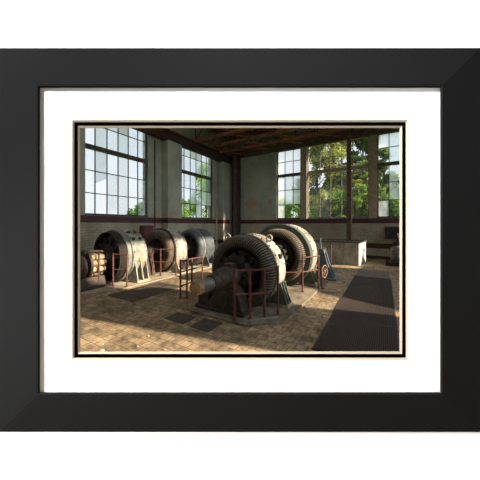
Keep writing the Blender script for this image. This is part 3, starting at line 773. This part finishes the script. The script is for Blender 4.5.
# ------------------------------------------------------------------ outdoors
structure(MB().box((-70, -40, -.6), (70, 80, -.35)).build('ground', 'grass'))
def tree(name, p, h, w, leafm, n, label, group, seed, leaf=.2, low=.25, clumps=16, cat='tree', droop=0):
    rr = random.Random(seed)
    t = thing(name, (*p, -.35), label, cat, group)
    tr = MB(); tips = []
    tr.tube([(0, 0, -.05), (rr.uniform(-.1, .1), rr.uniform(-.1, .1), h*.4), (rr.uniform(-.2, .2), rr.uniform(-.2, .2), h*.93)], [.018*h+.02, .013*h+.015, .02], 8)
    for k in range(clumps):
        f = low + (1-low)*(k+.5)/clumps
        prof = math.sin(PI*min(1, max(.12, (f-low)/(1-low)*.8+.2)))**.7
        a = rr.uniform(0, 2*PI); q = w*prof*rr.uniform(.25, 1)
        c = Vector((q*math.cos(a), q*math.sin(a), h*f)); tips.append((c, w*rr.uniform(.25, .5)))
        tr.tube([(0, 0, max(.1, h*f*.75)), tuple(c*.6 + Vector((0, 0, h*f*.8))*.4), tuple(c)], [.012*h*.5, .015, .006], 5)
    fo = bmesh.new()
    for k in range(n):
        c, s = tips[k % len(tips)]
        d = Vector((rr.gauss(0, 1), rr.gauss(0, 1), rr.gauss(0, .75))); d.normalize(); d *= s*rr.random()**.45
        if droop: d.z = -abs(d.z)*droop + s*.2
        q = c + d
        u = Vector((rr.gauss(0, 1), rr.gauss(0, 1), rr.gauss(0, .6))).normalized(); v = u.orthogonal().normalized()
        v = (Matrix.Rotation(rr.uniform(0, 2*PI), 3, u) @ v)
        L = leaf*rr.uniform(.6, 1.3)
        a_, b_ = u*L*.5, v*L*.32
        fo.faces.new([fo.verts.new(x) for x in (q-a_, q+b_, q+a_, q-b_)])
    mb = MB(); mb.bm.free(); mb.bm = fo
    tr.build('trunk', 'bark', t)
    f = mb.build('foliage', leafm, t)
    return t
GT = 'trees outside the windows'; GB = 'bushes outside the windows'
tree('tree', (-6.3, 26.5), 12.5, 2.6, 'leaf_olive', 7000, 'tall olive green tree seen through the left half of the middle back window', GT, 11, droop=1.3, clumps=24, leaf=.3)
tree('tree', (-3.7, 26.0), 13.0, 2.4, 'leaf_olive', 7000, 'tall drooping tree seen just left of the stanchion through the middle window', GT, 12, droop=1.5, clumps=24, leaf=.3)
tree('tree', (-1.9, 27.5), 12.5, 2.0, 'leaf_dark', 11000, 'tall dark tree seen right of the stanchion through the middle window', GT, 13, droop=1.2, clumps=22, leaf=.3)
tree('tree', (.0, 27.0), 9.5, 1.2, 'leaf_dark', 4200, 'slim dark tree seen through the right back window', GT, 14, clumps=14, leaf=.3)
tree('tree', (-14.7, 17.9), 7.8, 1.9, 'leaf_bright', 7200, 'bright green tree seen through the second window of the left wall', GT, 15, clumps=30, low=.2)
tree('bush', (-16.6, 16.0), 4.6, 1.5, 'leaf_bright', 5200, 'bright green bush low in the second window of the left wall', GB, 16, low=.12, cat='bush', clumps=28)
tree('bush', (-19.3, 17.6), 4.6, 1.4, 'leaf_olive', 4400, 'olive bush low at the left side of the second window of the left wall', GB, 17, low=.12, cat='bush', clumps=28)
tree('bush', (-17.9, 13.1), 3.9, 1.3, 'leaf_bright', 4800, 'bright bush low in the right corner of the first window of the left wall', GB, 18, low=.12, cat='bush', clumps=28)
for k, (x, y, h, m_, l) in enumerate([
    (-8.2, 21.5, 4.3, 'leaf_bright', 'sunny green bush low in the left back window'),
    (-6.4, 21.0, 4.6, 'leaf_bright', 'sunny green bush between the left and middle back windows'),
    (-4.7, 21.6, 5.0, 'leaf_olive', 'olive bush low at the left side of the middle back window'),
    (-3.1, 21.2, 4.7, 'leaf_dark', 'dark green bush low in the centre of the middle back window'),
    (-1.5, 21.5, 5.1, 'leaf_dark', 'dark green bush low behind the stanchion'),
    (.2, 21.8, 4.2, 'leaf_dark', 'dark green bush low in the right back window')]):
    tree('bush', (x, y), h, 1.5, m_, 5200, l, GB, 40+k, low=.1, cat='bush', clumps=14)
for k, (x, y, h, l) in enumerate([
    (-9.2, 33, 6.0, 'distant dark tree behind the sunny bush of the left back window'),
    (-5.6, 34.5, 9.6, 'distant dark tree behind the left half of the middle window'),
    (-1.9, 33, 9.4, 'distant dark tree behind the right half of the middle window'),
    (2.0, 34.5, 7.5, 'distant dark tree low in the right back window')]):
    tree('distant_tree', (x, y), h, 2.6, 'leaf_dark', 7500, l, GT, 60+k, low=.08, clumps=18, leaf=.36)

# ------------------------------------------------------------------ made-up viewing booth that stops lamp spill, and the picture frame
def W(u, v, d): return ((u-240)*d/237, d, EYE + (225-v)*d/237)      # photo layout -> booth coordinates (x right, y forward)
bt = Matrix.Rotation(YAW, 4, 'Z')
DW = 1.652                                                        # the white wall stands this far from the viewer
def booth(name, mb, m):
    o = mb.build(name, m); o.rotation_euler = (0, 0, YAW); return structure(o)
hx0, hx1 = (52-240)*DW/237, (428-240)*DW/237
hz0, hz1 = EYE + (225-380)*DW/237, EYE + (225-100)*DW/237
BX0, BX1, BZ, BY0 = -4.6, 2.6, 6.0, -1.5
o = holed(rect(BX0, 0, BX1, BZ), [rect(hx0, hz0, hx1, hz1)], lambda x, z: (x, DW, z), (0, .06, 0), 'wall_front', 'white')
o.rotation_euler = (0, 0, YAW)
booth('spill_block_left', MB().box((BX0-.1, BY0, 0), (BX0, DW+.06, BZ)), 'booth')  # booth shell is added, keeps lamp light out of the hall
booth('spill_block_right', MB().box((BX1, BY0, 0), (BX1+.1, DW+.06, BZ)), 'booth')
booth('spill_block_rear', MB().box((BX0-.1, BY0-.1, 0), (BX1+.1, BY0, BZ)), 'booth')
booth('spill_block_top', MB().box((BX0-.1, BY0-.1, BZ), (BX1+.1, DW+.06, BZ+.1)), 'booth')
fz = W(0, 432, DW)[2]
F = thing('picture_frame', (-SN*DW, CS*DW, fz), 'large black picture frame with a white mat on the white wall', 'picture frame', rz=YAW)
def loc(p): return (p[0], p[1]-DW, p[2]-fz)
def ringrect(u0, v0, u1, v1, d): return [loc(W(u0, v0, d)), loc(W(u1, v0, d)), loc(W(u1, v1, d)), loc(W(u0, v1, d))]
prof = [(0, DW), (0, 1.648), (1.0, 1.646), (36.6, 1.622), (38.0, 1.6225), (39.2, 1.626), (40, 1.641), (40, DW)]
loops = [ringrect(i, 48+max(i, 0), 480-i, 432-max(i, 0), d) for i, d in [(i-1.2*(i == 0), d) for i, d in prof]]
for side, nm in ((0, 'top_rail'), (1, 'right_rail'), (2, 'bottom_rail'), (3, 'left_rail')):
    mb = MB(); A = [mb.bm.verts.new(l[side]) for l in loops]; B = [mb.bm.verts.new(l[(side+1) % 4]) for l in loops]
    n = len(A)
    for i in range(n): mb.bm.faces.new((A[i], A[(i+1) % n], B[(i+1) % n], B[i]))
    mb.bm.faces.new(A[::-1]); mb.bm.faces.new(B)
    mb.build('frame_rail', 'frame_black', F)
def board(name, out, inn, d, m, parent=F):
    a = ringrect(*out, d); b = ringrect(*inn, d); mb = MB()
    for i in range(4): mb.quad([a[i], a[(i+1) % 4], b[(i+1) % 4], b[i]])
    bmesh.ops.remove_doubles(mb.bm, verts=mb.bm.verts, dist=1e-5)
    return mb.build(name, m, parent)
def bevelring(name, out, d0, inn, d1, m, parent):
    a = ringrect(*out, d0); b = ringrect(*inn, d1); c = [Vector(p) + Vector((0, .004, 0)) for p in b]; mb = MB()
    for i in range(4):
        j = (i+1) % 4
        mb.quad([a[i], a[j], b[j], b[i]]); mb.quad([b[i], b[j], c[j], c[i]])
    return mb.build(name, m, parent)
wm = board('white_mat', (39.5, 87.5, 440.5, 392.5), (72.1, 120, 407.8, 359.9), 1.638, 'mat_white')
bevelring('mat_bevel', (72.1, 120, 407.8, 359.9), 1.638, (74.2, 122.1, 405.9, 357.8), 1.642, 'bevel', wm)
bm_ = board('black_mat', (68, 116, 412, 364), (77.9, 125.8, 402.2, 354), 1.643, 'mat_black')
bevelring('mat_bevel', (77.9, 125.8, 402.2, 354), 1.643, (80, 127.9, 400, 351.8), 1.647, 'bevel', bm_)

# ------------------------------------------------------------------ light
def booth_spot(name, p, target, power, size, blend, rad=.4):
    l = bpy.data.lights.new(name, 'SPOT'); l.energy = power; l.spot_size = math.radians(size); l.spot_blend = blend; l.shadow_soft_size = rad
    o = bpy.data.objects.new(name, l); COL.objects.link(o)
    P_, T_ = bt @ Vector(p), bt @ Vector(target)
    o.location = P_; o.rotation_euler = (T_-P_).to_track_quat('-Z', 'Y').to_euler()
    return o
booth_spot('wall_key_fill', (-4.2, .35, 5.4), (1.6, 1.62, .6), 5200, 60, 1)
booth_spot('wall_key_fill', (-.6, .45, 5.7), (1.4, 1.62, 1.4), 1500, 70, 1)  # added fill spot, evens the white wall from above
booth_spot('wall_key_fill', (-4.2, .45, 1.4), (1.0, 1.62, .5), 1900, 70, 1)  # added fill spot from low left, evens the lower wall

sun = bpy.data.lights.new('sun', 'SUN'); sun.energy = 13; sun.angle = math.radians(1.2); sun.color = (1, .84, .62)
so = bpy.data.objects.new('sun', sun); COL.objects.link(so)
EL = math.radians(28); AZ = Vector((.975, .22, 0)).normalized()
to_sun = AZ*math.cos(EL) + Vector((0, 0, math.sin(EL)))
so.rotation_euler = (-to_sun).to_track_quat('-Z', 'Y').to_euler(); so.location = (30, 10, 15)

w = bpy.data.worlds.new('sky'); scn.world = w; w.use_nodes = True
wn, wl = w.node_tree.nodes, w.node_tree.links
bg = wn['Background']; bg.inputs['Strength'].default_value = .95
tc = wn.new('ShaderNodeTexCoord'); sp = wn.new('ShaderNodeTexNoise'); sp.inputs['Scale'].default_value = 3; sp.inputs['Detail'].default_value = 5
wl.new(tc.outputs['Generated'], sp.inputs['Vector'])
rp = wn.new('ShaderNodeValToRGB'); rp.color_ramp.elements[0].position = .35; rp.color_ramp.elements[0].color = (.76, .87, 1, 1)
rp.color_ramp.elements[1].position = .6; rp.color_ramp.elements[1].color = (.91, .96, 1, 1)
wl.new(sp.outputs['Fac'], rp.inputs['Fac'])
# hazy brightening of the sky towards the sun
dt = wn.new('ShaderNodeVectorMath'); dt.operation = 'DOT_PRODUCT'; dt.inputs[1].default_value = to_sun
wl.new(tc.outputs['Generated'], dt.inputs[0])
mr = wn.new('ShaderNodeMapRange'); mr.interpolation_type = 'SMOOTHSTEP'
mr.inputs[1].default_value = .45; mr.inputs[2].default_value = 1.0; mr.inputs[3].default_value = 1.02; mr.inputs[4].default_value = 4.0
wl.new(dt.outputs['Value'], mr.inputs[0]); wl.new(mr.outputs[0], bg.inputs['Strength'])
wl.new(rp.outputs[0], bg.inputs['Color'])

# ------------------------------------------------------------------ camera
cam = bpy.data.cameras.new('camera'); co = bpy.data.objects.new('camera', cam); COL.objects.link(co)
co.location = (0, 0, EYE); co.rotation_euler = (PI/2, 0, YAW)
cam.sensor_width = 36; cam.sensor_fit = 'HORIZONTAL'; cam.lens = 36*237/480; cam.shift_y = -15/480; cam.clip_start = .05; cam.clip_end = 300
scn.camera = co
vs_ = scn.view_settings
vs_.view_transform = 'Standard'; vs_.look = 'None'; vs_.gamma = 1; vs_.exposure = 0; vs_.use_curve_mapping = False
